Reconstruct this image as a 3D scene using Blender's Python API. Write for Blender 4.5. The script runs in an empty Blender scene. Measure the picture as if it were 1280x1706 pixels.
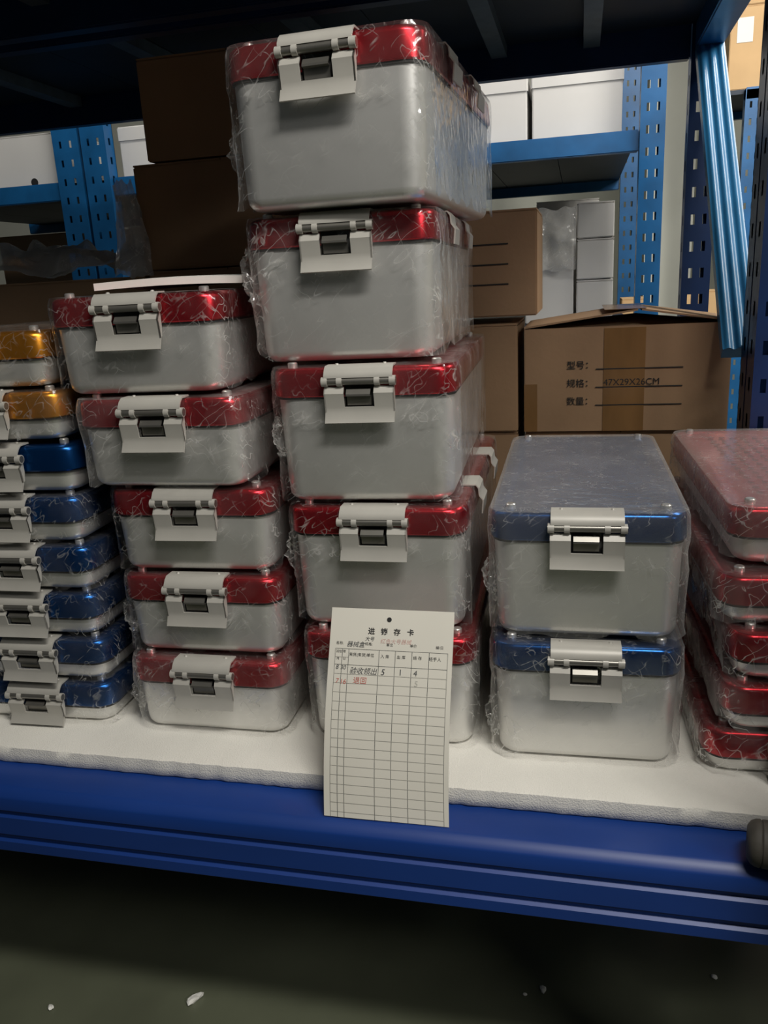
import bpy, bmesh, math, random
from mathutils import Vector, Matrix, noise
rnd = random.Random(7)
SC = bpy.context.scene
COL = SC.collection
R = math.radians
Z0 = 0.55                      # height of the foam sheet's top above the floor

# ------------------------------------------------------------------ camera
F_PX, PITCH, YAW, ROLL = 1357.7, R(15.891), R(13.899), R(3.139)
fwd = Vector((-math.sin(YAW)*math.cos(PITCH), math.cos(YAW)*math.cos(PITCH), -math.sin(PITCH)))
r0 = Vector((math.cos(YAW), math.sin(YAW), 0)); u0 = r0.cross(fwd)
rt = r0*math.cos(ROLL) - u0*math.sin(ROLL); up = r0*math.sin(ROLL) + u0*math.cos(ROLL)
cd = bpy.data.cameras.new('camera'); cam = bpy.data.objects.new('camera', cd); COL.objects.link(cam)
cd.sensor_fit = 'VERTICAL'; cd.sensor_height = 36; cd.lens = F_PX/1706*36; cd.clip_start = .02
M = Matrix(((rt.x, up.x, -fwd.x, 0), (rt.y, up.y, -fwd.y, 0), (rt.z, up.z, -fwd.z, .7333+Z0), (0, 0, 0, 1)))
cam.matrix_world = M; SC.camera = cam

# ------------------------------------------------------------------ world, lamps, exposure
w = bpy.data.worlds.new('world'); SC.world = w; w.use_nodes = True
w.node_tree.nodes['Background'].inputs[0].default_value = (.62, .68, .72, 1)
w.node_tree.nodes['Background'].inputs[1].default_value = .03
SC.view_settings.view_transform = 'Standard'; SC.view_settings.look = 'None'
SC.view_settings.exposure = .14; SC.view_settings.gamma = 1; SC.view_settings.use_curve_mapping = False
def area(name, loc, aim, sx, sy, power, color):
    l = bpy.data.lights.new(name, 'AREA'); l.shape = 'RECTANGLE'; l.size = sx; l.size_y = sy
    l.energy = power; l.color = color
    o = bpy.data.objects.new(name, l); COL.objects.link(o); o.location = loc
    o.rotation_euler = (Vector(aim)-Vector(loc)).to_track_quat('-Z', 'Y').to_euler()
    return o
area('aisle_tube_light', (.72, -.12, 3.12), (.5, 1.0, .9), 1.1, .25, 54, (1, .965, .90))
area('aisle_tube_light.001', (3.2, -1.3, 3.2), (.0, 1.5, 1.1), 1.3, .5, 44, (1, .97, .92))
area('rear_aisle_tube_light', (.5, 3.0, 3.0), (.3, 3.4, .5), 1.6, .25, 26, (1, .97, .93))
area('rear_aisle_tube_light.001', (-2.0, 3.02, 3.0), (-2.0, 3.4, .5), 1.2, .25, 11, (1, .97, .90))
area('side_aisle_tube_light', (1.5, 2.6, 3.1), (1.0, 3.6, .5), .25, 1.6, 45, (1, .96, .88))

# ------------------------------------------------------------------ materials
def nodes(name):
    m = bpy.data.materials.new(name); m.use_nodes = True
    nt = m.node_tree; return m, nt, nt.nodes['Principled BSDF']
def mat(name, col, rough=.5, metal=0., var=.12, scale=12., bump=0., bscale=60., coat=0., stretch=(1, 1, 1), spec=.5):
    m, nt, b = nodes(name)
    N, L = nt.nodes.new, nt.links.new
    tc = N('ShaderNodeTexCoord'); mp = N('ShaderNodeMapping'); mp.inputs['Scale'].default_value = stretch
    L(tc.outputs['Object'], mp.inputs[0])
    n = N('ShaderNodeTexNoise'); n.inputs['Scale'].default_value = scale; n.inputs['Detail'].default_value = 4
    L(mp.outputs[0], n.inputs['Vector'])
    r = N('ShaderNodeValToRGB')
    r.color_ramp.elements[0].position = .3; r.color_ramp.elements[1].position = .7
    r.color_ramp.elements[0].color = [c*(1-var) for c in col]+[1]
    r.color_ramp.elements[1].color = [min(1, c*(1+var)) for c in col]+[1]
    L(n.outputs[0], r.inputs[0]); L(r.outputs[0], b.inputs['Base Color'])
    b.inputs['Roughness'].default_value = rough; b.inputs['Metallic'].default_value = metal
    b.inputs['Coat Weight'].default_value = coat; b.inputs['Coat Roughness'].default_value = .15
    b.inputs['Specular IOR Level'].default_value = spec
    if bump:
        n2 = N('ShaderNodeTexNoise'); n2.inputs['Scale'].default_value = bscale; n2.inputs['Detail'].default_value = 3
        L(mp.outputs[0], n2.inputs['Vector'])
        bp = N('ShaderNodeBump'); bp.inputs['Strength'].default_value = bump; bp.inputs['Distance'].default_value = .004
        L(n2.outputs[0], bp.inputs['Height']); L(bp.outputs[0], b.inputs['Normal'])
    return m
def film_mat(name, base, streak, haze, patch, graze=.85):
    """thin clear stretch film: clear, mirror-like at grazing angles, milky where it lies in folds, whitish along its creases"""
    m = bpy.data.materials.new(name); m.use_nodes = True
    nt = m.node_tree; nt.nodes.clear(); N, L = nt.nodes.new, nt.links.new
    def mth(op, a, b=None, c=None, clamp=False):
        n = N('ShaderNodeMath'); n.operation = op; n.use_clamp = clamp
        for i, x in enumerate((a, b, c)):
            if x is None: continue
            if isinstance(x, (int, float)): n.inputs[i].default_value = x
            else: L(x, n.inputs[i])
        return n.outputs[0]
    def rng(x, a, b, c=0., d=1.):
        n = N('ShaderNodeMapRange'); n.inputs[1].default_value = a; n.inputs[2].default_value = b; n.inputs[3].default_value = c; n.inputs[4].default_value = d
        L(x, n.inputs[0]); return n.outputs[0]
    out = N('ShaderNodeOutputMaterial'); tr = N('ShaderNodeBsdfTransparent')
    gl = N('ShaderNodeBsdfGlossy'); gl.inputs['Roughness'].default_value = .12; gl.inputs['Color'].default_value = (.95, .95, .95, 1)
    d1 = N('ShaderNodeBsdfDiffuse'); d1.inputs['Color'].default_value = (.82, .81, .78, 1); d2 = N('ShaderNodeBsdfTranslucent'); d2.inputs['Color'].default_value = (.82, .81, .78, 1)
    df = N('ShaderNodeMixShader'); df.inputs[0].default_value = .35; L(d1.outputs[0], df.inputs[1]); L(d2.outputs[0], df.inputs[2])
    tc = N('ShaderNodeTexCoord'); oi = N('ShaderNodeObjectInfo')
    sh = N('ShaderNodeVectorMath'); sh.operation = 'ADD'; L(tc.outputs['Object'], sh.inputs[0])
    cx = N('ShaderNodeCombineXYZ'); rr_ = mth('MULTIPLY', oi.outputs['Random'], 37.)
    for i in range(3): L(rr_, cx.inputs[i])
    L(cx.outputs[0], sh.inputs[1]); co = sh.outputs[0]
    at = N('ShaderNodeAttribute'); at.attribute_name = 'fold'; fold = at.outputs['Fac']
    def noi(scale, det, vec, dist=0.):
        n = N('ShaderNodeTexNoise'); n.inputs['Scale'].default_value = scale; n.inputs['Detail'].default_value = det; n.inputs['Distortion'].default_value = dist
        L(vec, n.inputs['Vector']); return n.outputs[0]
    def mapped(scale, rot):
        mp = N('ShaderNodeMapping'); mp.inputs['Scale'].default_value = scale; mp.inputs['Rotation'].default_value = rot; mp.vector_type = 'TEXTURE'; L(co, mp.inputs[0]); return mp.outputs[0]
    va, vb = mapped((1, 1, 4.5), (.25, .95, .1)), mapped((1, 1, 4.0), (.1, -.6, .5))
    na, nb_ = noi(52, 1.5, va, .1), noi(46, 1.5, vb, .15)
    ra, rb = rng(mth('ABSOLUTE', mth('SUBTRACT', na, .5)), 0, .016, 1, 0), rng(mth('ABSOLUTE', mth('SUBTRACT', nb_, .5)), 0, .012, 1, 0)
    n2 = noi(11, 3, co); n3 = noi(36, 2, co)
    msk = mth('MULTIPLY', rng(n2, .40, .60), fold)
    crease = mth('MULTIPLY', mth('MULTIPLY', mth('MAXIMUM', ra, rb), mth('MULTIPLY_ADD', fold, .9, .05)), rng(n3, .42, .55))
    hgt = mth('ADD', na, mth('MULTIPLY', nb_, .7))
    bp = N('ShaderNodeBump'); bp.inputs['Distance'].default_value = .006
    L(mth('MULTIPLY_ADD', fold, .62, .06), bp.inputs['Strength'])
    L(hgt, bp.inputs['Height']); L(bp.outputs[0], gl.inputs['Normal'])
    lw = N('ShaderNodeLayerWeight'); lw.inputs['Blend'].default_value = .5
    fc = lw.outputs['Facing']
    f4 = mth('POWER', fc, 4.5)
    g = mth('ADD', mth('MULTIPLY_ADD', f4, graze, base), mth('MULTIPLY', crease, streak*.5), clamp=True)
    mx = N('ShaderNodeMixShader'); L(g, mx.inputs[0]); L(tr.outputs[0], mx.inputs[1]); L(gl.outputs[0], mx.inputs[2])
    graz = mth('MULTIPLY_ADD', mth('POWER', fc, 3), 3.0, 1.0)
    hz = mth('MULTIPLY', mth('MULTIPLY_ADD', msk, patch, haze), graz)
    h2 = mth('MINIMUM', mth('MULTIPLY_ADD', crease, streak*.5, hz), .8)
    mx2 = N('ShaderNodeMixShader'); L(h2, mx2.inputs[0]); L(mx.outputs[0], mx2.inputs[1]); L(df.outputs[0], mx2.inputs[2])
    L(mx2.outputs[0], out.inputs[0])
    return m
MT = dict(
    alu=mat('anodised_aluminium', (.76, .755, .73), .38, .70, .03, 5),
    red=mat('red_anodised', (.46, .018, .028), .27, .86, .10, 8),
    blue=mat('blue_anodised', (.005, .058, .21), .25, .85, .10, 8),
    gold=mat('gold_anodised', (.60, .24, .018), .28, .85, .10, 8),
    gasket=mat('black_gasket', (.012, .012, .012), .7),
    clasp=mat('offwhite_clasp', (.44, .425, .385), .42, .12, .05, 20),
    steel=mat('dull_steel', (.26, .25, .225), .38, .8, .1, 30),
    stud=mat('bright_stud', (.72, .71, .68), .3, .8, .05, 30),
    rack_shaded=mat('shade_baked_rack_paint', (.004, .022, .085), .36, 0, .18, 9, .05, 40),  # rack paint darkened: shade on posts and upper beams put into the colour
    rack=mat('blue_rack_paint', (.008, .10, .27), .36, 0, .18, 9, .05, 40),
    beam=mat('deep_blue_beam_paint', (.005, .036, .20), .44, 0, .16, 6, .06, 25, stretch=(.3, 1, 1)),
    rack_lit=mat('light_baked_brace_paint', (.03, .19, .40), .34, 0, .1, 9),  # same rack paint made lighter, the rear light on the brace is in its colour
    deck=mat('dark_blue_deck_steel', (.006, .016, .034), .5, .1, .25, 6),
    galv=mat('galvanised_strut', (.10, .14, .18), .45, .4, .2, 20),
    foam=mat('white_eps_foam', (.74, .72, .66), .85, 0, .05, 7, .35, 420),
    card=mat('carton_board', (.36, .225, .125), .8, 0, .10, 5, .12, 90),
    card2=mat('pale_carton_board', (.58, .38, .19), .8, 0, .08, 5),
    cardin=mat('carton_inner', (.25, .16, .09), .85),
    tape=mat('brown_packing_tape', (.25, .135, .052), .18, 0, .18, 14, .25, 30, stretch=(1, 1, .25)),
    white=mat('white_carton', (.66, .645, .62), .75, 0, .04, 4),
    paper=mat('cream_paper', (.68, .655, .58), .85, 0, .03, 6),
    sheet=mat('white_sheet', (.78, .77, .72), .7, 0, .04, 6),
    ink=mat('black_ink', (.02, .02, .02), .7), rule=mat('grey_rule_ink', (.10, .105, .10), .8),
    faint=mat('faint_rule_ink', (.40, .39, .35), .8),
    redink=mat('red_ink', (.50, .13, .10), .8), pink=mat('pink_ink', (.60, .40, .36), .8),
    pen=mat('pen_ink', (.05, .055, .06), .7),
    floor=mat('green_epoxy_floor', (.105, .115, .075), .40, 0, .25, 3, .05, 8),
    wall=mat('pale_wall_paint', (.62, .63, .55), .8, 0, .05, 2),
    ceil=mat('ceiling_paint', (.4, .4, .4), .9),
    rubber=mat('dark_rubber', (.055, .05, .042), .65, 0, .3, 30),
    crumb=mat('foam_crumb', (.8, .79, .74), .8),
    film=film_mat('clear_stretch_film', .03, 1.15, .003, .07),
    filmh=film_mat('cloudy_stretch_film', .04, 1.6, .015, .20),
    bag=film_mat('plastic_bag', .12, 1.0, .38, .40),
    milky=film_mat('milky_stretch_film', .05, 1.2, .075, .05, .4),
)

# ------------------------------------------------------------------ mesh helpers
def mesh(name, vs, fs, material, smooth=None):
    me = bpy.data.meshes.new(name); me.from_pydata([tuple(v) for v in vs], [], fs); me.validate()
    bm = bmesh.new(); bm.from_mesh(me); bmesh.ops.recalc_face_normals(bm, faces=bm.faces); bm.to_mesh(me); bm.free()
    if material: me.materials.append(MT[material])
    if smooth is not None:
        for p in me.polygons: p.use_smooth = True
        me.set_sharp_from_angle(angle=R(smooth))
    return me
class MB:
    def __init__(s): s.v = []; s.f = []
    def add(s, v, f):
        n = len(s.v); s.v += [Vector(p) for p in v]; s.f += [[i+n for i in q] for q in f]; return s
    def box(s, x0, x1, y0, y1, z0, z1):
        v = [(x, y, z) for z in (z0, z1) for y in (y0, y1) for x in (x0, x1)]
        return s.add(v, [(0, 2, 3, 1), (4, 5, 7, 6), (0, 1, 5, 4), (2, 6, 7, 3), (0, 4, 6, 2), (1, 3, 7, 5)])
    def extr(s, prof, x0, x1, closed=True):           # (y,z) profile swept along x
        n = len(prof); v = [(x0, y, z) for y, z in prof]+[(x1, y, z) for y, z in prof]
        f = [(i, (i+1) % n, (i+1) % n+n, i+n) for i in range(n if closed else n-1)]
        if closed: f += [list(range(n))[::-1], list(range(n, 2*n))]
        return s.add(v, f)
    def cyl(s, c, r, h, axis='z', n=16, r2=None):
        r2 = r if r2 is None else r2; v = []
        for k, rr in ((0, r), (h, r2)):
            for i in range(n):
                a = 2*math.pi*i/n; p = (rr*math.cos(a), rr*math.sin(a), k)
                if axis == 'x': p = (p[2], p[0], p[1])
                if axis == 'y': p = (p[0], p[2], p[1])
                v.append(Vector(c)+Vector(p))
        return s.add(v, [(i, (i+1) % n, (i+1) % n+n, i+n) for i in range(n)]+[list(range(n))[::-1], list(range(n, 2*n))])
    def mesh(s, name, material, smooth=None, bevel=0): 
        me = mesh(name, s.v, s.f, material, None)
        if bevel:
            bm = bmesh.new(); bm.from_mesh(me)
            bmesh.ops.bevel(bm, geom=[e for e in bm.edges if e.calc_face_angle(0) > .5], offset=bevel, segments=2, affect='EDGES', clamp_overlap=True)
            bm.to_mesh(me); bm.free()
        if smooth is not None:
            for p in me.polygons: p.use_smooth = True
            me.set_sharp_from_angle(angle=R(smooth))
        return me
def thick(prof, t):
    """open (y,z) polyline -> closed strip profile of thickness t"""
    a = [Vector(p) for p in prof]; o = []
    for i, p in enumerate(a):
        d = (a[min(i+1, len(a)-1)]-a[max(i-1, 0)]).normalized(); o.append(p+Vector((-d.y, d.x))*t)
    return [tuple(p) for p in a]+[tuple(p) for p in o[::-1]]
def rring(hw, hl, r, z, n=8, cy=0):
    pts = []
    for sx, sy, a0 in ((1, -1, -90), (1, 1, 0), (-1, 1, 90), (-1, -1, 180)):
        for i in range(n+1):
            a = R(a0+90*i/n); pts.append(Vector((sx*(hw-r)+r*math.cos(a), cy+sy*(hl-r)+r*math.sin(a), z)))
    return pts
def loft(rings, cap0=True, cap1=True):
    n = len(rings[0]); v = [p for q in rings for p in q]; f = []
    for k in range(len(rings)-1):
        for i in range(n): f.append((k*n+i, k*n+(i+1) % n, (k+1)*n+(i+1) % n, (k+1)*n+i))
    if cap0: f.append(list(range(n))[::-1])
    if cap1: f.append([(len(rings)-1)*n+i for i in range(n)])
    return v, f
def link(name, me, parent=None, loc=None, rot=None):
    if name in ('wrap_knot', 'plastic_sheet', 'plastic_bag') and 'fold' not in me.attributes:
        at = me.attributes.new('fold', 'FLOAT', 'POINT')
        for d in at.data: d.value = .9
    o = bpy.data.objects.new(name, me); COL.objects.link(o)
    if parent is not None: o.parent = parent
    if loc is not None: o.location = loc
    if rot is not None: o.rotation_euler = rot
    return o
def tag(o, label, cat, group=None):
    o['label'] = label; o['category'] = cat
    if group: o['group'] = group
    return o
def empty(name, loc, rz=0):
    o = bpy.data.objects.new(name, None); COL.objects.link(o); o.empty_display_size = .05
    o.location = loc; o.rotation_euler = (0, 0, rz); return o
def struct(name, me):
    o = link(name, me); o['kind'] = 'structure'; return o

# ------------------------------------------------------------------ the room
struct('floor', MB().box(-7, 5, -3.5, 7, -.05, 0).mesh('floor', 'floor'))
struct('wall_back', MB().box(-7, 5, 6.6, 6.75, 0, 4.2).mesh('wall_back', 'wall'))
struct('wall_right', MB().box(4.6, 4.75, -3.5, 6.6, 0, 4.2).mesh('wall_right', 'wall'))
struct('ceiling', MB().box(-7, 5, -3.5, 7, 4.2, 4.3).mesh('ceiling', 'ceil'))

# ------------------------------------------------------------------ racking
def plate(x0, x1, z0, z1, holes, pitch, zoff=0.02, hh=.028):
    """flat plate in the xz plane with columns of long holes; holes = [(x, w)]"""
    xs = [x0]; hc = set()
    for x, ww in sorted(holes): xs += [x-ww/2, x+ww/2]; hc.add(len(xs)-2)
    xs.append(x1); zs = [z0]; hr = set(); z = z0+zoff
    while z+hh < z1: zs += [z, z+hh]; hr.add(len(zs)-2); z += pitch
    zs.append(z1); nx = len(xs); v = [(x, zz) for zz in zs for x in xs]; f = []
    for j in range(len(zs)-1):
        for i in range(nx-1):
            if i in hc and j in hr: continue
            f.append((j*nx+i, j*nx+i+1, (j+1)*nx+i+1, (j+1)*nx+i))
    return v, f
def upright(parent, x0, x1, y0, y1, z1, front=True, zoff=.02, pitch=.075, m_='rack'):
    m = MB(); hw = x1-x0; t = .003
    v, f = plate(x0, x1, 0, z1, [(x0+hw*.3, .011), (x0+hw*.7, .011)], pitch, zoff)
    yf, yb = (y0, y1) if front else (y1, y0)
    m.add([(a, yf, b) for a, b in v], f); m.add([(a, yf+(t if front else -t), b) for a, b in v], [q[::-1] for q in f])
    dy = y1-y0
    v, f = plate(y0, y1, 0, z1, [(y0+dy*.5, .016)], pitch, zoff)
    for xx in (x0, x1):
        m.add([(xx, a, b) for a, b in v], f); m.add([(xx+(t if xx == x0 else -t), a, b) for a, b in v], f)
    for xa, xb in ((x0, x0+hw*.25), (x1-hw*.25, x1)): m.box(xa, xb, min(yb, yb-(t if front else -t)), max(yb, yb-(t if front else -t)), 0, z1)
    o = link('post', m.mesh('post', m_), parent)
    fp = link('foot_plate', MB().box(x0-.015, x1+.015, y0, y1, 0, .006).mesh('foot_plate', m_), o)
    return o
def brace(parent, a, b, wx, t=.028, ribs=3):
    a, b = Vector(a), Vector(b); d = (b-a); Ln = d.length; d.normalize()
    ex = Vector((1, 0, 0)); en = ex.cross(d).normalized()
    if en.y > 0: en = -en
    prof = []
    n = ribs*8
    for i in range(n+1):
        u_ = i/n; prof.append((u_*wx, .006*(.5-.5*math.cos(2*math.pi*ribs*u_))))
    prof += [(wx, -t), (0, -t)]
    v = [a+ex*p+en*q for p, q in prof]+[b+ex*p+en*q for p, q in prof]; k = len(prof)
    f = [(i, (i+1) % k, (i+1) % k+k, i+k) for i in range(k)]+[list(range(k))[::-1], list(range(k, 2*k))]
    return link('brace', mesh('brace', v, f, 'rack_lit', 40), parent)
BEAM = [(0, -.004), (-.004, 0), (0, 0)]
def beam_profile(h):      # ribbed box beam, front at y=0, top at z=0
    p = [(.085, 0), (.018, 0), (.013, -.0015), (.002, -.011), (0, -.015), (0, -.036), (.006, -.040), (.006, -.046), (0, -.050),
         (0, -.082), (.006, -.087), (.006, -.093), (0, -.097), (0, -h+.004), (.004, -h), (.05, -h), (.05, -.02), (.085, -.02)]
    return p
def flat_beam(parent, x0, x1, y0, y1, z0, z1, m='rack', name='beam'):
    return link(name, MB().box(x0, x1, y0, y1, z0, z1).mesh(name, m, bevel=.004), parent)
def rack_unit(name, label, x0, x1, y0, y1, post_w, ztop, group='blue warehouse racks'):
    e = empty(name, (0, 0, 0)); tag(e, label, 'rack', group); return e

# near rack -----------------------------------------------------------
UB, UT = 1.28+Z0, 1.40+Z0      # upper beams: bottom, top
near = rack_unit('warehouse_rack', 'blue steel warehouse rack in front, holding the metal cases on its white foam', 0, 0, 0, 0, 0, 0)
fr = link('front_beam', MB().extr(beam_profile(.118), -2.25, .291).mesh('front_beam', 'beam', 30), near, (0, .968, Z0-.0312))
fr['label'] = 'ribbed deep blue front beam'
link('front_beam', MB().extr(beam_profile(.118), .363, 1.6).mesh('front_beam_next', 'beam', 30), near, (0, .968, Z0-.0312))
for i in range(13):            # deck panels of the lower shelf
    xa = -2.25+i*.30; link('deck_panel', MB().box(xa, xa+.297, 1.054, 1.758, Z0-.05, Z0-.031).mesh('deck_panel', 'beam'), near)
flat_beam(near, -2.25, .335, 1.76, 1.80, Z0-.147, Z0-.03, 'rack', 'rear_beam')
upright(near, .292, .362, .885, .99, 2.6, m_='rack_shaded'); upright(near, .338, .405, 1.762, 1.832, 2.6, zoff=.05, m_='rack_shaded')
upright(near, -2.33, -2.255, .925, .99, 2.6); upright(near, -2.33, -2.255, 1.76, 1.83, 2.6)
flat_beam(near, -2.25, .291, .968, 1.01, UB, UT, 'rack_shaded', 'front_beam'); flat_beam(near, -2.25, .335, 1.76, 1.80, UB, UT, 'rack_shaded', 'rear_beam')
for i in range(9):
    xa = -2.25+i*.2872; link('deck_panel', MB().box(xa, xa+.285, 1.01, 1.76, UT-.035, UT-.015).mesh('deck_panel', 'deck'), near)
for xs in (-2.1, -1.65, -1.15, -.70, -.26, .0):
    link('deck_strut', MB().extr([(1.012, UT-.036), (1.012, UT-.066), (1.758, UT-.066), (1.758, UT-.036)], xs, xs+.045).mesh('deck_strut', 'galv'), near)
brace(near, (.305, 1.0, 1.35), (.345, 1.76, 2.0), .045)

# back-to-back rack ---------------------------------------------------
back = rack_unit('warehouse_rack', 'blue rack directly behind the front one, carrying brown cartons, with a diagonal ribbed brace', 0, 0, 0, 0, 0, 0)
upright(back, .292, .372, 2.655, 2.72, 2.6, zoff=.04, m_='rack_shaded'); upright(back, .338, .405, 1.84, 1.90, 2.6, zoff=.05, m_='rack_shaded')
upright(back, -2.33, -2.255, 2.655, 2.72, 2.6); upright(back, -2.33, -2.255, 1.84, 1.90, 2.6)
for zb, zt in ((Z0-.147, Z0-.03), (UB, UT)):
    flat_beam(back, -2.25, .335, 1.842, 1.882, zb, zt, 'rack_shaded', 'front_beam'); flat_beam(back, -2.25, .29, 2.66, 2.70, zb, zt, 'rack_shaded', 'rear_beam')
flat_beam(back, .30, .372, 1.90, 2.655, UB+.02, UT, 'rack', 'end_rail')
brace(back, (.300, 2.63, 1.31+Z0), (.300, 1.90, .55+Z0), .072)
for i in range(9):
    xa = -2.25+i*.2872
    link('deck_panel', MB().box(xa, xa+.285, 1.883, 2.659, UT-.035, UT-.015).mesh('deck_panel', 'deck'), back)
    link('deck_panel', MB().box(xa, xa+.285, 1.883, 2.659, Z0-.05, Z0-.03).mesh('deck_panel', 'rack'), back)
for xs in (-2.1, -1.65, -1.15, -.70, -.26, .0):
    link('deck_strut', MB().box(xs, xs+.045, 1.884, 2.655, UT-.066, UT-.036).mesh('deck_strut', 'galv'), back)

# foam sheet ----------------------------------------------------------
def foam():
    m = MB(); n = 220; x0, x1 = -1.62, .90; v = []
    prof = [(1.752, -.0302), (1.048, -.0302), (1.046, -.028), (1.045, -.015), (1.047, -.002), (1.051, 0), (1.752, 0)]
    for i in range(n+1):
        x = x0+(x1-x0)*i/n; j = rnd.uniform(-1, 1)*.0016+.0012*math.sin(x*9)
        for k, (y, z) in enumerate(prof):
            v.append((x, y+(j*rnd.uniform(.4, 1) if 1 <= k <= 5 else 0), Z0+z))
    q = len(prof); f = [(i*q+k, i*q+(k+1) % q, (i+1)*q+(k+1) % q, (i+1)*q+k) for i in range(n) for k in range(q)]
    f += [list(range(q)), [n*q+k for k in range(q)][::-1]]
    return mesh('foam_sheet', v, f, 'foam', 50)
tag(link('foam_sheet', foam()), 'thick white polystyrene foam sheet lying under the stacked metal cases', 'foam sheet')

# ------------------------------------------------------------------ the metal cases
W, L_, LIDH = .28, .586, .042
def body_mesh(h):
    a = .0045; hb = h-LIDH+.004; rr = []
    for t in (0, .25, .5, .75, 1):       # rounded bottom edge
        ang = R(90*t); k = .016
        rr.append(rring(W/2-a-.004-k*(1-math.sin(ang)), L_/2-a-.004-k*(1-math.sin(ang)), .030-.012*(1-math.sin(ang)), k*(1-math.cos(ang))))
    rr.append(rring(W/2-a, L_/2-a, .032, hb))
    v, f = loft(rr); return mesh('body', v, f, 'alu', 40)
def lid_mesh(h, m):
    rr = [rring(W/2-.002, L_/2-.002, .031, h-LIDH), rring(W/2, L_/2, .033, h-LIDH+.002)]
    for t in (0, .33, .66, 1):
        ang = R(90*t); k = .009
        rr.append(rring(W/2-.001-k*(1-math.cos(ang)), L_/2-.001-k*(1-math.cos(ang)), .033-.004*(1-math.cos(ang)), h-k+k*math.sin(ang)))
    rr.append(rring(W/2-.022, L_/2-.022, .022, h)); rr.append(rring(W/2-.025, L_/2-.025, .020, h-.0015))
    v, f = loft(rr); return mesh('lid', v, f, m, 40)
def gasket_mesh(h):
    v, f = loft([rring(W/2-.003, L_/2-.003, .03, h-LIDH-.0035), rring(W/2-.003, L_/2-.003, .03, h-LIDH+.001)])
    return mesh('gasket', v, f, 'gasket', 40)
CW = .052                                # clasp half width
def clasp_meshes(k):
    """meshes in the clasp's frame: x across, y=0 the lid's front, z=0 the lid's top; k scales the drop"""
    low = [(-.010, -.026), (-.0165, -.036*k-.002), (-.0145, -.048*k), (-.0125, -.068*k), (-.0195, -.084*k)]
    tp = thick(low, .0025); lowup = [p for p in low if p[1] > -.06*k]
    m = MB()
    wi = .0225
    zb = -.060*k
    up_part = [(-.010, -.026), (-.0165, -.036*k-.002), (-.0145, -.048*k), (-.0133, zb)]
    dn_part = [(-.0133, zb), (-.0125, -.068*k), (-.0195, -.084*k)]
    m.extr(thick(up_part, .0025), -CW, -wi); m.extr(thick(up_part, .0025), wi, CW); m.extr(thick(dn_part, .0025), -CW, CW)
    chk = [(-.010, -.026), (-.0165, -.036*k-.002), (-.0145, -.048*k), (-.0125, -.068*k), (-.007, -.066*k), (-.004, -.05*k), (-.004, -.026)]
    m.extr(chk, -CW, -CW+.002); m.extr(chk, CW-.002, CW)
    plate_ = m.mesh('clasp', 'clasp', 35)
    hk = MB().extr(thick([(.021, .0012), (-.001, .0012), (-.007, -.003), (-.0125, -.010), (-.0125, -.013)], -.0025), -CW+.001, CW-.001).mesh('hook_plate', 'clasp', 35)
    hb = MB()
    for a, b, r_ in ((-CW-.003, -.046, .0072), (-.046, -.032, .0040), (-.032, -.024, .0072), (-.024, .024, .0050), (.024, .032, .0072), (.032, .046, .0040), (.046, CW+.003, .0072)):
        hb.cyl((a, -.0105, -.0185), r_, b-a, 'x', 14)
    hinge = hb.mesh('hinge_barrel', 'clasp', 40)
    pin = MB().cyl((-CW-.0036, -.0107, -.0184), .0056, 2*CW+.0072, 'x', 14).mesh('hinge_pin', 'steel', 40)
    rec = MB().box(-wi, wi, -.0045, -.0035, -.062*k, -.024).mesh('latch_recess', 'gasket')
    tg = MB().extr(thick([(-.009, -.030), (-.0150, -.0365*k-.003), (-.0152, -.0395*k-.003), (-.0085, -.044*k), (-.0070, -.058*k)], .002), -.019, .017).mesh('latch_tongue', 'steel', 35)
    rv = MB().cyl((0, .012, .0035), .0035, .0022, 'z', 10, .0022).mesh('rivet', 'clasp', 40)
    return plate_, hk, hinge, pin, rec, tg, rv
CL = {1.0: clasp_meshes(.93), .84: clasp_meshes(.84)}
STUD = MB().cyl((0, 0, -.002), .0075, .0085, 'z', 14).cyl((0, 0, .0065), .0075, .0015, 'z', 14, .0058).mesh('stud', 'stud', 40)
def clip_mesh():                         # folded white bracket on the lid's right side; x=0 the lid's side, z=0 its top
    prof = [(-.022, .0012), (.002, .0012), (.006, -.004), (.007, -.016), (.013, -.024), (.011, -.046)]
    th = thick(prof, .002); m = MB(); n = len(th)
    v = [(x, -.032, z) for x, z in th]+[(x, .032, z) for x, z in th]
    m.add(v, [(i, (i+1) % n, (i+1) % n+n, i+n) for i in range(n)]+[list(range(n))[::-1], list(range(n, 2*n))])
    return m.mesh('side_clip', 'clasp', 35)
CLIP = clip_mesh()
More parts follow.
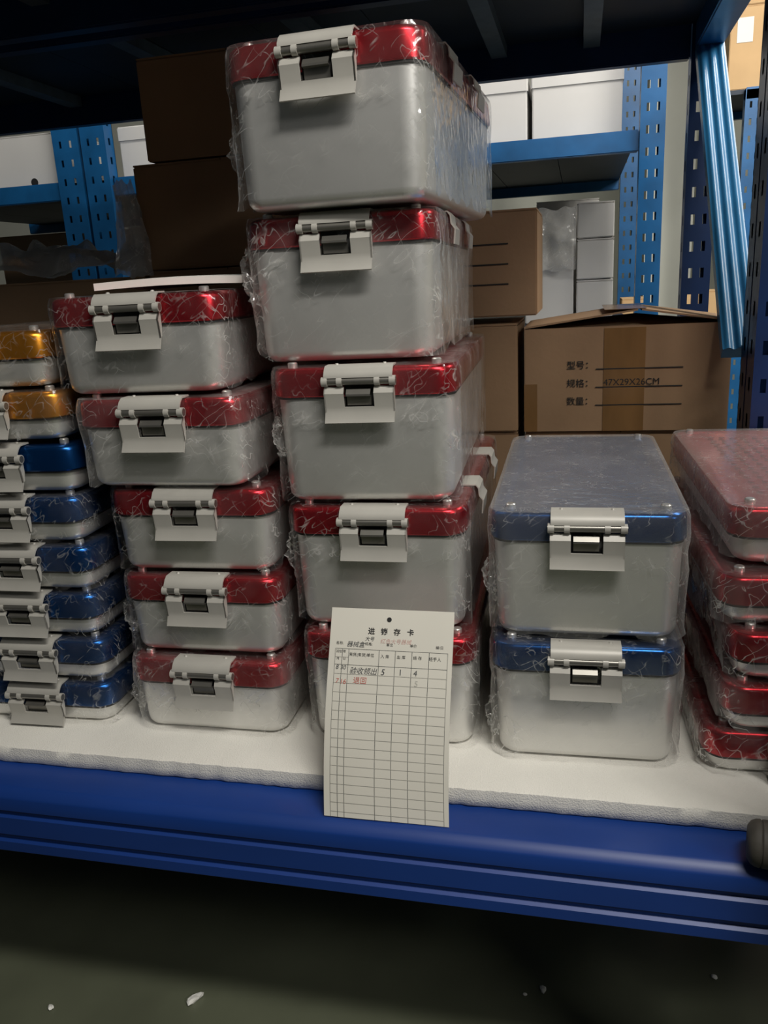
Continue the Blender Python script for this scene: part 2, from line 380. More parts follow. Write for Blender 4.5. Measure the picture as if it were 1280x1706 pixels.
def film_mesh(h, seed, cover, m):
    """shrink-wrapped film: over the lid and part way down the body, with creases and a ragged hem"""
    q = random.Random(seed); off = Vector((q.uniform(-50, 50), q.uniform(-50, 50), q.uniform(-50, 50)))
    zs = [h+.0022, h+.0022, h+.0015, h-.008, h-.02, h-.034, h-.047]
    zl = h-.047; zend = .006; k = max(2, int((zl-zend)/.014))
    zs += [zl+(zend-zl)*i/k for i in range(1, k+1)]
    rings = []
    for j, z in enumerate(zs):
        if j == 0: hw, hl, r_ = W/2-.03, L_/2-.03, .02
        elif j == 1: hw, hl, r_ = W/2-.009, L_/2-.009, .027
        elif j == 2: hw, hl, r_ = W/2+.0005, L_/2+.0005, .033
        else: hw, hl, r_ = W/2+.003, L_/2+.003, .036
        if z < h-.05: hw -= .0015; hl -= .0015
        ring = []
        base = rring(hw, hl, r_, z, 10)
        # resample straight runs so creases have vertices to live on
        pts = []
        for i, p in enumerate(base):
            nx = base[(i+1) % len(base)]; d = (nx-p).length; nn = 1
            if d > .05: nn = 14 if abs(nx.x-p.x) > abs(nx.y-p.y) else 22
            for t in range(nn): pts.append(p.lerp(nx, t/nn))
        for p in pts:
            o_ = Vector((p.x, p.y, 0)).normalized() if j < 3 else Vector((p.x/(W/2), p.y/(L_/2), 0))
            if j >= 3:
                o_ = Vector((p.x if abs(p.x) > W/2-.02 else 0, p.y if abs(p.y) > L_/2-.02 else 0, 0)).normalized() if (abs(p.x) > W/2-.02 or abs(p.y) > L_/2-.02) else Vector((0, 0, 0))
            nv = noise.noise(Vector((p.x*38, p.y*38, z*16))+off); n2 = noise.noise(Vector((p.x*95, p.y*95, z*50))+off)
            amp = 0 if j < 2 else (.001 if j == 2 else .0032)
            corner = (abs(p.x) > W/2-.03 and abs(p.y) > L_/2-.03)
            if corner and j > 3: amp *= 1.7
            if p.x > W/2-.02 and p.y > -L_/2+.05: amp *= .35
            d = amp*(abs(nv)*1.2+.5*abs(n2))
            pp = p+o_*d
            if j == len(zs)-1: pp.z += .028*noise.noise(Vector((p.x*22, p.y*22, 3))+off); pp += o_*.003*abs(n2)
            elif j == len(zs)-2: pp.z += .012*noise.noise(Vector((p.x*22, p.y*22, 3))+off)
            pp.z = max(pp.z, .003)
            ring.append(pp)
        rings.append(ring)
    v, f = loft(rings, True, False)
    me = mesh('plastic_wrap', v, f, m, 60)
    at = me.attributes.new('fold', 'FLOAT', 'POINT')
    for i, vt in enumerate(me.vertices):
        p = vt.co; sx = max(0, 1-(W/2-abs(p.x))/.055) if p.y < 0 else .2; lidband = 1 if h-.05 < p.z < h-.002 else 0
        if p.z > h: fo = .30
        elif p.y < -L_/2+.04: fo = max(.40*lidband, .8 if h-.082 < p.z < h-.05 else 0, sx*(1. if p.x < 0 else .7), .10)          # front
        else: fo = .35 if p.x > 0 else .8
        fo += .35*noise.noise(p*14+off)
        at.data[i].value = min(1, max(.03, fo))
    return me
def knot_mesh(seed, m='filmh'):
    """bunched, crumpled end of the film"""
    q = random.Random(seed); off = Vector((q.uniform(-40, 40),)*3); v = []; nu, nv_ = 16, 12
    for i in range(nu+1):
        for j in range(nv_+1):
            u_, t = i/nu, j/nv_
            a = t*math.pi*1.3-.6
            rad = .006+.016*math.sin(math.pi*min(1, u_*1.05+.02))*(.6+.5*noise.noise(Vector((u_*3, t*4, 1))+off))
            p = Vector((-rad*math.cos(a), rad*.7*math.sin(a)*1.2, -u_*.075))
            p += Vector((noise.noise(Vector((u_*9, t*9, 4))+off), noise.noise(Vector((u_*9, t*9, 9))+off), noise.noise(Vector((u_*7, t*7, 2))+off)))*.009
            v.append(p)
    f = [(i*(nv_+1)+j, i*(nv_+1)+j+1, (i+1)*(nv_+1)+j+1, (i+1)*(nv_+1)+j) for i in range(nu) for j in range(nv_)]
    return mesh('wrap_knot', v, f, m, 40)
KN = [knot_mesh(s) for s in (3, 8, 14)]
CACHE = {}
def cached(key, fn):
    if key not in CACHE: CACHE[key] = fn()
    return CACHE[key]
def case(h, color, x, y, z, deg, label, group, seed=0, cover=.05, film='film', clips=(), knot=None, k=1.0, wrapped=True, holes=False):
    """x,y = middle of the lid's front edge"""
    th = R(deg); c, s = math.cos(th), math.sin(th)
    e = empty('instrument_case', (x-s*L_/2, y+c*L_/2, z+Z0), th); tag(e, label, 'case', group)
    hk = round(h, 4)
    link('body', cached(('b', hk), lambda: body_mesh(h)), e)
    lid = link('lid', cached(('l', hk, color), lambda: lid_mesh(h, color)), e)
    link('gasket', cached(('g', hk), lambda: gasket_mesh(h)), e)
    for sx in (-1, 1):
        for sy in (-1, 1): link('stud', STUD, lid, (sx*(W/2-.030), sy*(L_/2-.030), h-.0005))
    pl, hook, hinge, pin, rec, tg, rv = CL[k]
    cl = link('clasp', pl, e, (0, -L_/2, h)); cl['label'] = 'off-white metal clasp'
    for nm, me in (('hook_plate', hook), ('hinge_barrel', hinge), ('hinge_pin', pin), ('latch_recess', rec), ('latch_tongue', tg)): link(nm, me, cl)
    for sx in (-1, 1): link('rivet', rv, cl, (sx*.036, 0, 0))
    for cy in clips: link('side_clip', CLIP, e, (W/2, -L_/2+cy, h))
    if holes:
        m = MB()
        for i in range(9):
            for j in range(14): m.cyl((-.08+i*.02, -.20+j*.031, h+.0002), .0055, .0016, 'z', 8)
        o = link('perforated_vent', m.mesh('perforated_vent', 'ventred', 40), e); o['kind'] = 'stuff'
    if wrapped:
        fw = link('plastic_wrap', film_mesh(h, seed, cover, film), e)
        if knot is not None:
            kx, ky, kz, ks, ki = knot
            o = link('wrap_knot', KN[ki], fw, (kx, ky, kz)); o.scale = (ks, ks, ks)
    return e
MT['ventred'] = mat('dark_red_vent', (.20, .012, .03), .4, .5)
G = .008
nth = ['bottom', 'second from the bottom', 'middle', 'second from the top', 'top']
def stack(spec, hs):
    z = 0; out = []
    for kw, h in zip(spec, hs): kw = dict(kw); kw['z'] = z; kw['h'] = h; out.append(case(**kw)); z += h+G
    return out
HL, FR = W/2, -L_/2
# centre stack, bottom to top
gC = 'tall red-lidded cases in the centre stack'
stack([
 dict(color='red', x=-.292, y=1.1445, deg=1.2, label='red-lidded silver case at the bottom of the centre stack, behind the paper card', group=gC, seed=51, cover=.06),
 dict(color='red', x=-.303, y=1.156, deg=1.0, label='red-lidded silver case in the centre stack, just above the paper card', group=gC, seed=52, cover=.035, clips=(.17, .41), knot=(-HL+.004, FR+.03, .155, 1.1, 0), film='film'),
 dict(color='red', x=-.3123, y=1.159, deg=2.2, label='red-lidded silver case in the middle of the tall centre stack', group=gC, seed=53, cover=.12, knot=(-HL+.006, FR+.02, .13, .8, 1), film='film'),
 dict(color='red', x=-.338, y=1.176, deg=2.0, label='second red-lidded silver case from the top of the centre stack', group=gC, seed=54, cover=.06, clips=(.17, .41), knot=(-HL+.004, FR+.02, .17, 1.1, 2), film='filmh'),
 dict(color='red', x=-.334, y=1.132, deg=-2.5, label='topmost red-lidded silver case of the tallest, centre stack', group=gC, seed=55, cover=.05, clips=(.16, .37), knot=(-HL-.002, FR+.05, .12, 1.1, 0)),
], [.192, .199, .2055, .2065, .2075])
gR = 'medium red-lidded cases in the stack left of centre'
stack([
 dict(color='red', x=-.6067, y=1.1348, deg=1.1, label='medium red-lidded silver case at the bottom of the stack left of centre, on the foam', group=gR, seed=61, cover=.05, knot=(-HL+.004, FR+.02, .09, .8, 0), film='filmh'),
 dict(color='red', x=-.6066, y=1.1449, deg=1.3, label='second lowest medium red-lidded case left of centre', group=gR, seed=62, cover=.03, knot=(-HL+.004, FR+.02, .09, .8, 1)),
 dict(color='red', x=-.6092, y=1.1485, deg=2.2, label='middle one of the five medium red-lidded cases left of centre', group=gR, seed=63, cover=.03),
 dict(color='red', x=-.6331, y=1.127, deg=.8, label='second medium red-lidded case from the top, left of centre', group=gR, seed=64, cover=.05, film='filmh'),
 dict(color='red', x=-.6536, y=1.1291, deg=2.5, label='topmost medium red-lidded case left of centre, with a white sheet on its lid', group=gR, seed=65, cover=.02),
], [.1345, .138, .1395, .1405, .1466])
gB = 'blue-lidded tall cases right of centre'
stack([
 dict(color='blue', x=.0146, y=1.1369, deg=1.7, label='lower of the two tall blue-lidded cases right of centre, on the foam', group=gB, seed=71, cover=.07, film='filmh', knot=(-HL+.004, FR+.02, .10, .9, 2)),
 dict(color='blue', x=.0137, y=1.1481, deg=.6, label='upper tall blue-lidded case right of centre, its film-covered lid in view', group=gB, seed=72, cover=.07, film='milky', knot=(-HL+.004, FR+.03, .12, 1.0, 1)),
], [.1947, .1947])
gD = 'flat red-lidded cases at the right edge'
lab = ['flat red-lidded case lowest in the stack at the right edge, on the foam', 'flat red-lidded case second from the bottom at the right edge',
       'flat red-lidded case in the middle of the stack at the right edge', 'flat red-lidded case second from the top at the right edge',
       'topmost flat red case at the right edge, with a perforated lid under cloudy film']
Dx = [.187, .206, .212, .195, .207]; Dy = [1.137, 1.125, 1.128, 1.141, 1.165]; Dd = [2.0, 2.5, 2.5, 3.0, 2.0]
stack([dict(color='red', x=a+.14, y=b, deg=d, label=l_, group=gD, seed=80+i, cover=.02, film='milky' if i == 4 else 'filmh', k=.84, holes=(i == 4)) for i, (a, b, d, l_) in enumerate(zip(Dx, Dy, Dd, lab))],
      [.072, .072, .072, .072, .084])
gE = 'flat blue-lidded cases at the left edge'
lab = ['flat blue-lidded case lowest in the stack at the left edge, on the foam', 'second flat blue-lidded case from the bottom at the left edge',
       'third flat blue-lidded case from the bottom at the left edge', 'fourth flat blue-lidded case from the bottom at the left edge',
       'fifth flat blue-lidded case from the bottom at the left edge', 'uppermost flat blue-lidded case at the left edge, directly under the gold ones',
       'lower of the two flat gold-lidded cases at the left edge', 'upper gold-lidded case, topmost of the stack at the left edge']
Ed = [2.2, 1.8, 2.4, 1.6, 2.2, 2.6, 3.0, 3.2]; Exr = [-.792, -.790, -.793, -.791, -.794, -.790, -.801, -.812]
stack([dict(color='gold' if i > 5 else 'blue', x=xr-.14, y=1.128, deg=d, label=l_, group=gE if i < 6 else 'flat gold-lidded cases at the left edge', seed=90+i, cover=.02, k=.84, wrapped=(i != 5)) for i, (d, xr, l_) in enumerate(zip(Ed, Exr, lab))],
      [.0765, .0765, .0765, .0775, .0785, .0785, .0785, .087])

# white sheet lying on the topmost case left of centre
zs_ = .1345+.138+.1395+.1405+.1466+4*G+.0085+Z0
v, f = [], []
for i in range(13):
    for j in range(9):
        x = -.115+.24*i/12; y = -.16+.32*j/8
        v.append((x, y, -.001+.003*math.sin(i/12*math.pi)+.002*math.sin(j*.8)))
nb = len(v)
v += [(a, b, c+.011) for a, b, c in v]
f = [(i*9+j, i*9+j+1, (i+1)*9+j+1, (i+1)*9+j) for i in range(12) for j in range(8)]
f += [tuple(q+nb for q in g_[::-1]) for g_ in f]
edge = [i*9 for i in range(13)]+[108+j for j in range(1, 9)]+[i*9+8 for i in range(11, -1, -1)]+[j for j in range(7, 0, -1)]
f += [(edge[i], edge[(i+1) % len(edge)], edge[(i+1) % len(edge)]+nb, edge[i]+nb) for i in range(len(edge))]
tag(link('foam_pad', mesh('foam_pad', v, f, 'sheet', 50), None, (-.645, 1.36, zs_+.0015), (0, 0, R(6))), 'thin white foam pad lying on the topmost medium red case', 'pad')

# ------------------------------------------------------------------ writing
def text_mesh(body, size, material, name='lettering', bold=0., shear=0., align='LEFT'):
    c = bpy.data.curves.new('t', 'FONT'); c.body = body; c.size = size; c.offset = bold; c.shear = shear; c.align_x = align; c.fill_mode = 'FRONT' if hasattr(c, 'fill_mode') else 'BOTH'
    o = bpy.data.objects.new('t', c); COL.objects.link(o)
    dg = bpy.context.evaluated_depsgraph_get(); me = bpy.data.meshes.new_from_object(o.evaluated_get(dg))
    bpy.data.objects.remove(o); bpy.data.curves.remove(c)
    me.name = name; me.materials.clear(); me.materials.append(MT[material]); return me

# stock card -----------------------------------------------------------
CWD, CHT = .187, .308
def bend(p):      # card frame (x right, z up the card, y toward the back) with a slight bow
    x, y, z = p; t = z/CHT
    return Vector((x-.006*math.sin(math.pi*t)*(1-t)*.5, y-.010*math.sin(math.pi*t)+.002*math.sin(x*20), z))
cardr = empty('stock_card', (-.268, .989, Z0-.0288), 0)
lean = math.atan2(.112, .283)
cardr.rotation_euler = (-lean, 0, R(.0)); tag(cardr, 'cream paper stock card with ruled columns leaning against the centre stack', 'card')
v = []; nx, nz = 8, 24; f = []
for s_ in (0, .0006):
    for j in range(nz+1):
        for i in range(nx+1): v.append(bend((-CWD/2+CWD*i/nx, s_, CHT*j/nz)))
q = (nx+1)*(nz+1)
for j in range(nz):
    for i in range(nx):
        a = j*(nx+1)+i; f.append((a, a+1, a+nx+2, a+nx+1)); f.append((a+q, a+q+nx+1, a+q+nx+2, a+q+1))
ed = [i for i in range(nx+1)]+[j*(nx+1)+nx for j in range(1, nz+1)]+[nz*(nx+1)+i for i in range(nx-1, -1, -1)]+[j*(nx+1) for j in range(nz-1, 0, -1)]
f += [(ed[i], ed[(i+1) % len(ed)], ed[(i+1) % len(ed)]+q, ed[i]+q) for i in range(len(ed))]
link('paper', mesh('paper', v, f, 'paper', 60), cardr)
def onto_card(me, x, z):
    for vt in me.vertices:
        p = bend((vt.co.x+x, 0, vt.co.y+z)); vt.co = p+Vector((0, -.0005, 0))
    return me
def px_card(px, py):      # position on the card from the enlarged view of the photograph (1219x1706)
    top = CHT; 
    zz = CHT*(1-(py-(108+(px-200)*.045))/(1505+ (px-155)*.09-(108+(px-200)*.045)))
    tl = 1-zz/CHT; xl = 200-45*tl; xr = 1030-25*tl
    return -CWD/2+CWD*(px-xl)/(xr-xl), zz
def printed(txt, px, py, size, m='ink', name='lettering', **k):
    x, z = px_card(px, py); link(name, onto_card(text_mesh(txt, size, m, name, **k), x, z), cardr)
def strip(m, a, b, wd):
    a, b = Vector(a), Vector(b); d = (b-a).normalized(); nrm = Vector((-d.y, d.x))*wd/2; n = 12
    for i in range(n):
        p, q_ = a.lerp(b, i/n), a.lerp(b, (i+1)/n)
        m.add([bend((t.x, 0, t.y))+Vector((0, -.0005, 0)) for t in (p-nrm, q_-nrm, q_+nrm, p+nrm)], [(0, 1, 2, 3)])
xs_c = [-.0835, -.0725, -.0625, -.0160, .0085, .0335, .0590, .0865]
zt_, zh = .2475, .224
mr = MB(); mf = MB()
for i, x in enumerate(xs_c): strip(mr, (x, zt_), (x, .0), .0007 if i not in (0, 7) else .0005)
strip(mr, (xs_c[0], zt_), (xs_c[-1], zt_), .0005); strip(mr, (xs_c[0], zh), (xs_c[-1], zh), .0005)
strip(mf, (xs_c[0], .235), (xs_c[2], .235), .0005)
z = zh-.0135
while z > .004: strip(mf, (xs_c[0], z), (xs_c[-1], z), .0007); z -= .0135
link('ruled_columns', mr.mesh('ruled_columns', 'rule'), cardr)['kind'] = 'stuff'; link('ruled_lines', mf.mesh('ruled_lines', 'faint'), cardr)['kind'] = 'stuff'
x, z = px_card(597, 195)
hole = MB().add([bend((x+.0036*math.cos(a), 0, z+.0036*math.sin(a)))+Vector((0, -.0006, 0)) for a in [2*math.pi*i/20 for i in range(20)]], [list(range(20))])
link('punch_hole', hole.mesh('punch_hole', 'gasket'), cardr)
for ch, px, py in (('进', 455, 288), ('销', 541, 293), ('存', 628, 297), ('卡', 718, 300)): printed(ch, px, py, .0105, bold=.00025, name='title_lettering')
for ch, px, py in (('名称:', 238, 357), ('规格:', 437, 366), ('单位', 582, 374), ('单价', 740, 382), ('编/日', 912, 394)): printed(ch, px, py, .0052)
printed('器械盒', 312, 372, .0092, 'pen', 'handwriting', shear=.2); printed('大号', 436, 334, .0072, 'pen', 'handwriting', shear=.2)
printed('红色大号器械', 540, 352, .0078, 'pink', 'handwriting', shear=.2)
printed('2020年', 240, 412, .0052); printed('月', 244, 460, .0048); printed('日', 288, 462, .0048)
printed('来货(来货)单位', 331, 436, .0058); printed('入 库', 545, 452, .0058); printed('出 库', 655, 458, .0058); printed('结 存', 764, 464, .0058); printed('经手人', 868, 472, .0062)
printed('8', 240, 524, .009, 'pen', 'handwriting', shear=.2); printed('30', 273, 526, .0085, 'pen', 'handwriting', shear=.2)
printed('验收领出', 336, 552, .0105, 'pen', 'handwriting', shear=.25)
printed('5', 548, 567, .0125, 'pen', 'handwriting', shear=.2); printed('1', 668, 570, .0125, 'pen', 'handwriting'); printed('4', 768, 575, .0115, 'pen', 'handwriting', shear=.1)
printed('7', 240, 618, .010, 'redink', 'handwriting', shear=.2); printed('16', 270, 622, .010, 'redink', 'handwriting', shear=.2); printed('退回', 362, 618, .0105, 'redink', 'handwriting', shear=.1)
printed('5', 775, 645, .0115, 'faint', 'handwriting', shear=.1)

# ------------------------------------------------------------------ cartons on the rack behind
def carton(label, x0, x1, y0, y1, z0, z1, m='card', group='brown cartons on the rack behind', flaps=0., tape=None, rz=0, name='carton'):
    e = empty(name, ((x0+x1)/2, (y0+y1)/2, z0+Z0), rz); tag(e, label, 'carton', group)
    hx, hy, h = (x1-x0)/2, (y1-y0)/2, z1-z0; t = .004
    if flaps:
        mb = MB().box(-hx, hx, -hy, -hy+t, 0, h).box(-hx, hx, hy-t, hy, 0, h).box(-hx, -hx+t, -hy+t, hy-t, 0, h).box(hx-t, hx, -hy+t, hy-t, 0, h).box(-hx+t, hx-t, -hy+t, hy-t, 0, t)
        link('body', mb.mesh('body', m), e)
        for s_ in (-1, 1):
            a = Vector((s_*hx, 0)); b = Vector((s_*.004+.03, flaps)); d = (b-a).normalized(); nn = Vector((-d.y, d.x))*(.004 if s_ < 0 else -.004)
            p = [a, b, b+nn, a+nn]; vv = [(c_.x, -hy-.003, h+c_.y+.001) for c_ in p]+[(c_.x, hy, h+c_.y+.001) for c_ in p]
            link('flap', mesh('flap', vv, [(0, 1, 2, 3), (7, 6, 5, 4), (0, 4, 5, 1), (1, 5, 6, 2), (2, 6, 7, 3), (3, 7, 4, 0)], m), e)
        for s_ in (-1, 1):
            vv = [(x_, s_*y_, z_) for x_, zk in ((-hx+.01, 0), (.03, 1), (hx-.01, 0)) for y_, z_ in ((hy-t, h-.004), (hy-.13, h-.004+(flaps*.75 if zk else 0)), (hy-.13, h-.007+(flaps*.75 if zk else 0)), (hy-t, h-.007))]
            ff = [(k*4+i, k*4+(i+1) % 4, k*4+4+(i+1) % 4, k*4+4+i) for k in (0, 1) for i in range(4)]+[(0, 1, 2, 3), (8, 9, 10, 11)]
            link('inner_flap', mesh('inner_flap', vv, ff, 'cardin'), e)
    else:
        link('body', MB().box(-hx, hx, -hy, hy, 0, h-.004).mesh('body', m, bevel=.003), e)
        for s_ in (-1, 1): link('flap', MB().box(*sorted((s_*.0012, s_*(hx-.001))), -hy+.001, hy-.001, h-.004, h).mesh('flap', m), e)
    if tape:
        a, b, zlo = tape
        link('packing_tape', MB().box(a, b, -hy-.0016, -hy-.0008, zlo, h-.004).box(a, b, -hy-.0016, hy-.01, h+flaps+.0052, h+flaps+.006).mesh('packing_tape', 'tape'), e)
    return e
def carton_text(e, hx, hy, h, lines, x, z, size, step):
    for i, (a, line) in enumerate(lines):
        o = link('lettering', text_mesh(a, size, 'ink', bold=size*.006), e, (x, -hy-.0022, z-i*step), (R(90), 0, 0))
        link('ruled_line', MB().box(x+size*3.2, x+size*3.2+line, -hy-.0022, -hy-.0018, z-i*step-size*.18, z-i*step-size*.06).mesh('ruled_line', 'ink'), e)
big = carton('taped brown carton with loose flaps and three printed lines, behind the blue case', -.128, .335, 2.0, 2.28, .357, .602, flaps=.032, tape=(-.048, .045, .0), rz=0)
hx, hy = .2315, .14
link('corner_tape', MB().box(-hx-.0012, -hx+.030, -hy-.0014, -hy-.0006, 0, .115).mesh('corner_tape', 'tape'), big)
carton_text(big, hx, hy, .245, (('型号：', .195), ('规格：', .195), ('数量：', .195)), -.133, .150, .021, .0425)
link('lettering', text_mesh('47X29X26CM', .0215, 'ink'), big, (-.048, -hy-.0024, .109), (R(90), 0, 0))
c2 = carton('plain brown carton with dark ruled lines, top of the pile beside the centre stack', -.57, -.098, 2.0, 2.29, .634, .873)
for i in range(3): link('ruled_line', MB().box(.06, .170, -.1474, -.1466, .163-i*.045, .166-i*.045).mesh('ruled_line', 'ink'), c2)
carton('brown carton under the plain one, between the centre stack and the big taped carton', -.615, -.145, 2.0, 2.29, .357, .617).location.x += 0
carton('lowest brown carton behind the blue cases, under the big taped carton', -.128, .325, 2.01, 2.29, -.03, .354)
carton('lowest brown carton in the pile behind the centre stack', -.62, -.145, 2.01, 2.29, -.03, .354)
dk = 'brown cartons in the dark left part of the rack'
carton('uppermost shaded brown carton behind the left stacks, close under the upper deck', -1.045, -.578, 1.99, 2.28, 1.043, 1.272, group=dk)
dk2 = carton('shaded brown carton second from the top behind the left stacks', -1.088, -.618, 1.99, 2.28, .787, 1.038, group=dk)
carton('shaded brown carton behind the topmost medium red case', -1.075, -.640, 1.98, 2.28, .525, .783, group=dk)
carton('shaded brown carton at the far left under the crumpled plastic', -1.56, -1.085, 1.98, 2.28, .515, .775, group=dk)
carton('shaded carton third from the shelf, at the far left behind the gold cases', -1.56, -1.085, 1.98, 2.28, .24, .512, group=dk)
carton('shaded carton low behind the medium red cases', -1.075, -.640, 1.98, 2.28, .24, .522, group=dk)
carton('shaded carton on the back shelf at the far left', -1.56, -1.085, 1.98, 2.28, -.03, .237, group=dk)
carton('shaded carton on the back shelf behind the medium red cases', -1.075, -.640, 1.98, 2.28, -.03, .237, group=dk)

# crumpled plastic at the left ------------------------------------------
def crumple(nu, nv_, sx, sy, amp, seed, rise=0.):
    off = Vector((seed*3.1, seed*1.7, seed)); v = []
    for i in range(nu+1):
        for j in range(nv_+1):
            u_, t = i/nu, j/nv_; p = Vector(((u_-.5)*sx, (t-.5)*sy, 0))
            p.z = amp*(.55+.6*noise.noise(Vector((u_*3.2, t*3.2, 0))+off)+.35*abs(noise.noise(Vector((u_*9, t*8, 3))+off)))*math.sin(math.pi*(.12+.76*t))+rise*u_*u_
            p.y += .02*noise.noise(Vector((u_*5, t*5, 8))+off); v.append(p)
    f = [(i*(nv_+1)+j, i*(nv_+1)+j+1, (i+1)*(nv_+1)+j+1, (i+1)*(nv_+1)+j) for i in range(nu) for j in range(nv_)]
    return v, f
v, f = crumple(40, 24, .46, .27, .13, 4)
tag(link('plastic_sheet', mesh('plastic_sheet', v, f, 'bag', 35), None, (-1.33, 2.12, .7765+Z0)), 'crumpled clear plastic sheet lying on the shaded cartons at the left', 'plastic sheet')
v, f = crumple(14, 20, .10, .26, .03, 9)
tag(link('plastic_bag', mesh('plastic_bag', [(p[0]*(.8-p[1]*2.2), p[2]-.0, (p[1]+.13)*.85) for p in v], f, 'bag', 35), None, (-1.105, 1.955, .777+Z0)), 'clear plastic bag standing upright against the shaded cartons', 'plastic bag')

# ------------------------------------------------------------------ farther racks and white boxes
r3 = rack_unit('warehouse_rack', 'blue rack across the rear aisle, carrying white archive boxes', 0, 0, 0, 0, 0, 0)
upright(r3, .205, .293, 3.38, 3.45, 2.6); upright(r3, -2.21, -2.09, 3.38, 3.45, 2.6); upright(r3, -2.075, -1.96, 3.38, 3.45, 2.6)
upright(r3, .205, .293, 4.93, 5.0, 2.6)
for zb, zt in ((1.14, 1.215), (.44, .52)):
    flat_beam(r3, -1.955, .203, 3.4, 3.44, zb+Z0, zt+Z0, 'rack', 'front_beam'); flat_beam(r3, -3.5, -2.212, 3.4, 3.44, zb+Z0, zt+Z0, 'rack', 'front_beam')
    flat_beam(r3, -3.5, .20, 4.95, 4.99, zb+Z0, zt+Z0, 'rack', 'rear_beam')
    for i in range(12):
        xa = -3.4+i*.3; link('deck_panel', MB().box(xa, xa+.297, 3.441, 4.949, zt+Z0-.025, zt+Z0-.002).mesh('deck_panel', 'deck'), r3)
def archive(label, x0, x1, y0, y1, z0, z1, lid=True, knob=False):
    e = empty('archive_box', ((x0+x1)/2, (y0+y1)/2, z0+Z0)); tag(e, label, 'box', 'white archive boxes on the far rack')
    hx, hy, h = (x1-x0)/2, (y1-y0)/2, z1-z0
    link('body', MB().box(-hx+.004, hx-.004, -hy+.004, hy-.004, 0, h-.004).mesh('body', 'white', bevel=.004), e)
    if lid: link('lid', MB().box(-hx, hx, -hy, hy, h-.06, h).mesh('lid', 'white', bevel=.005), e)
    else:
        for s_ in (-1, 1): link('flap', MB().box(-hx+.004, hx-.004, *sorted((s_*.001, s_*(hy-.005))), h-.004, h).mesh('flap', 'white'), e)
    if knob: link('finger_hole', MB().cyl((.04, -hy+.0035, .018), .018, .002, 'y', 16).mesh('finger_hole', 'gasket'), e)
    return e
archive('white lidded box on the far rack, just right of the topmost centre case', -.50, -.203, 3.46, 3.85, 1.215, 1.45)
archive('white lidded box on the far rack beside the blue perforated post', -.192, .148, 3.46, 3.85, 1.215, 1.455)
archive('white box at the far left edge with a dark finger hole', -2.62, -2.225, 3.46, 3.85, 1.215, 1.43, False, True)
archive('white lidded box on the far rack between the left blue posts and the shaded cartons', -1.945, -1.55, 3.46, 3.85, 1.215, 1.42)
archive('white lower box on the far rack under loose clear film, behind the cartons', -.23, -.024, 3.58, 3.9, .52, .965, False)
archive('white box topmost of three on the far rack above the big carton', -.020, .135, 3.6, 3.9, .852, .99, False)
archive('white box second of three on the far rack above the big carton', -.020, .135, 3.6, 3.9, .690, .849, False)
archive('white box lowest of three on the far rack above the big carton', -.020, .135, 3.6, 3.9, .52, .687, False)
archive('long white box seen thinly under the far blue beam', -.20, .08, 3.95, 4.3, .52, 1.03, False)
carton('dim brown carton on the far rack below the left white box', -2.95, -2.25, 3.9, 4.3, .522, 1.05, 'card', 'cartons on the far rack')
carton('dim brown carton on the far rack behind the crumpled plastic', -2.2, -1.55, 3.9, 4.3, .522, 1.05, 'card', 'cartons on the far rack')
v, f = crumple(18, 18, .20, .24, .03, 21)
tag(link('plastic_sheet', mesh('plastic_sheet', [(p[0], -p[2], p[1]) for p in v], f, 'bag', 35), None, (-.12, 3.575, .85+Z0)), 'loose clear film hanging over the white lower box on the far rack', 'plastic sheet')

r4 = rack_unit('warehouse_rack', 'blue rack at the far right edge, with tan cartons on top', 0, 0, 0, 0, 0, 0)
upright(r4, .745, .83, 4.5, 4.56, 2.05); upright(r4, 1.75, 1.83, 4.5, 4.56, 2.05)
flat_beam(r4, .745, 1.83, 4.5, 4.55, 1.455+Z0, 1.51+Z0, 'rack', 'front_beam'); flat_beam(r4, .745, 1.83, 5.05, 5.1, 1.455+Z0, 1.51+Z0, 'rack', 'rear_beam')
for i in range(4): link('deck_panel', MB().box(.66+i*.3, .66+i*.3+.298, 4.551, 5.05, 1.49+Z0, 1.51+Z0).mesh('deck_panel', 'deck'), r4)
gt = 'tan cartons on the far right rack'
t1 = carton('tan carton with a white label at the top right corner, lower of two', .67, 1.2, 4.56, 4.95, 1.512, 1.865, 'card2', gt)
link('address_label', MB().box(-.235, -.165, -.1972, -.1964, .20, .305).mesh('address_label', 'sheet'), t1)
link('address_label', MB().box(-.09, -.02, -.1972, -.1964, .04, .06).mesh('address_label', 'sheet'), t1)
t2 = carton('tan carton at the top right corner, upper of two', .67, 1.2, 4.56, 4.95, 1.868, 2.10, 'card2', gt)
archive('pale tall box under the tan cartons at the far right edge', .86, 1.3, 4.6, 5.0, .55, 1.42, False)
archive('pale box standing below at the far right', .86, 1.3, 4.6, 5.0, -.03, .548, False)
pl = struct('trim_1', MB().box(.36, .62, 5.2, 5.45, 0, 4.2).mesh('trim_1', 'wall'))
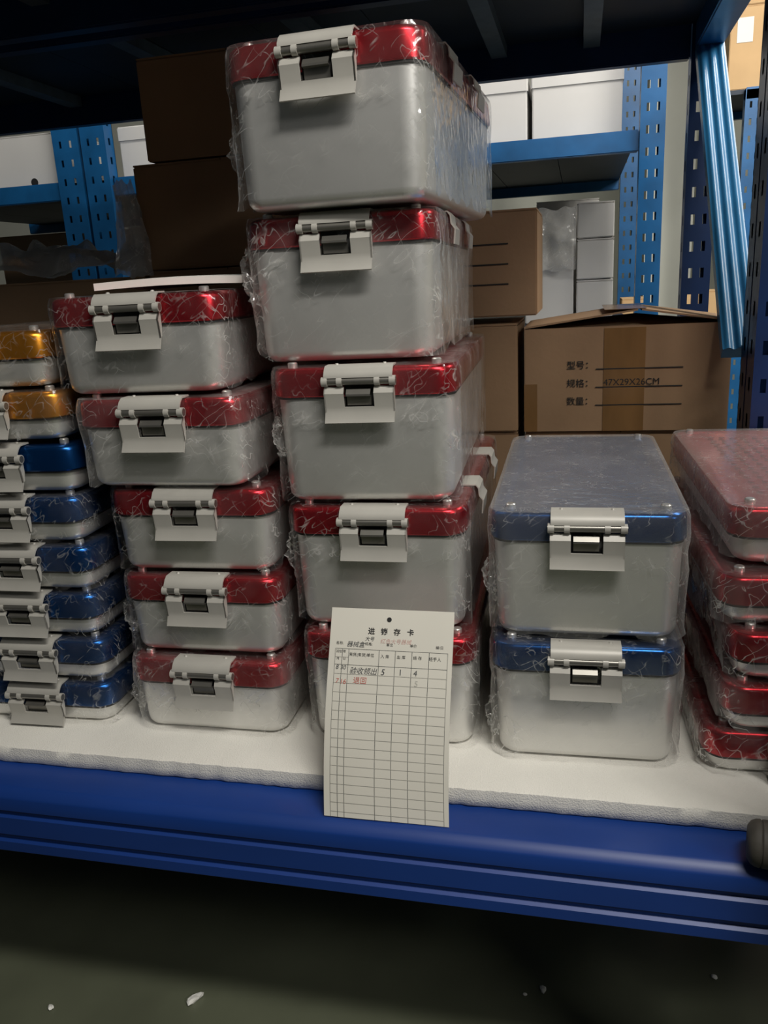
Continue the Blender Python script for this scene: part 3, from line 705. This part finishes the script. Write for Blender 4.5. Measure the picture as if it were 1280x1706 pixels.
for a, b, c_, d, lb in ((.20, .33, .05, .58, 'small far tan carton between the perforated blue posts'), (.50, .66, .05, .60, 'small far tan carton beyond the diagonal brace')):
    carton(lb, a, b, 4.3, 4.55, c_-.6, d, 'card2', 'far tan cartons')

# ------------------------------------------------------------------ small things
def roll():
    m = MB(); prof = [(0, .028), (.004, .036), (.010, .040), (.015, .0405), (.0165, .0385), (.018, .0405), (.030, .041), (.0315, .039), (.033, .041), (.045, .041), (.0465, .039), (.048, .041), (.062, .038), (.066, .030)]
    n = 28; v = [(x, r_*math.cos(2*math.pi*i/n), r_*math.sin(2*math.pi*i/n)) for x, r_ in prof for i in range(n)]
    f = [(k*n+i, k*n+(i+1) % n, (k+1)*n+(i+1) % n, (k+1)*n+i) for k in range(len(prof)-1) for i in range(n)]
    f += [list(range(n))[::-1], [(len(prof)-1)*n+i for i in range(n)]]
    return mesh('rubber_roll', v, f, 'rubber', 40)
_r = tag(link('rubber_roll', roll(), None, (.222, .985, Z0+.0012), (0, 0, R(-8))), 'dark ribbed rubber roll on the blue beam at the right edge', 'roll'); _r.scale = (1, .75, .75)
for i, (x, y, s_, lb) in enumerate(((-.688, 1.094, .011, 'long white foam crumb on the dark floor below the medium red cases'), (-.051, 1.232, .008, 'white foam crumb on the dark floor below the blue cases'),
                                  (-.952, 1.03, .007, 'small foam crumb on the floor at the far left'), (.259, 1.315, .006, 'small foam crumb on the floor at the right'), (-.083, 1.216, .004, 'tiny foam crumb beside the white one on the floor'))):
    bm = bmesh.new(); bmesh.ops.create_icosphere(bm, subdivisions=2, radius=s_)
    for vt in bm.verts: vt.co *= 1+.5*noise.noise(vt.co*160+Vector((i*7,)*3)); vt.co.z *= .5; vt.co.x *= .7; vt.co.y *= 1.5 if i == 0 else 1
    zmin = min(vt.co.z for vt in bm.verts)
    me = bpy.data.meshes.new('foam_crumb'); bm.to_mesh(me); bm.free(); me.materials.append(MT['crumb'])
    tag(link('foam_crumb', me, None, (x, y, -zmin), (0, 0, -.6 if i == 0 else .4*i)), lb, 'crumb', 'foam crumbs on the floor')
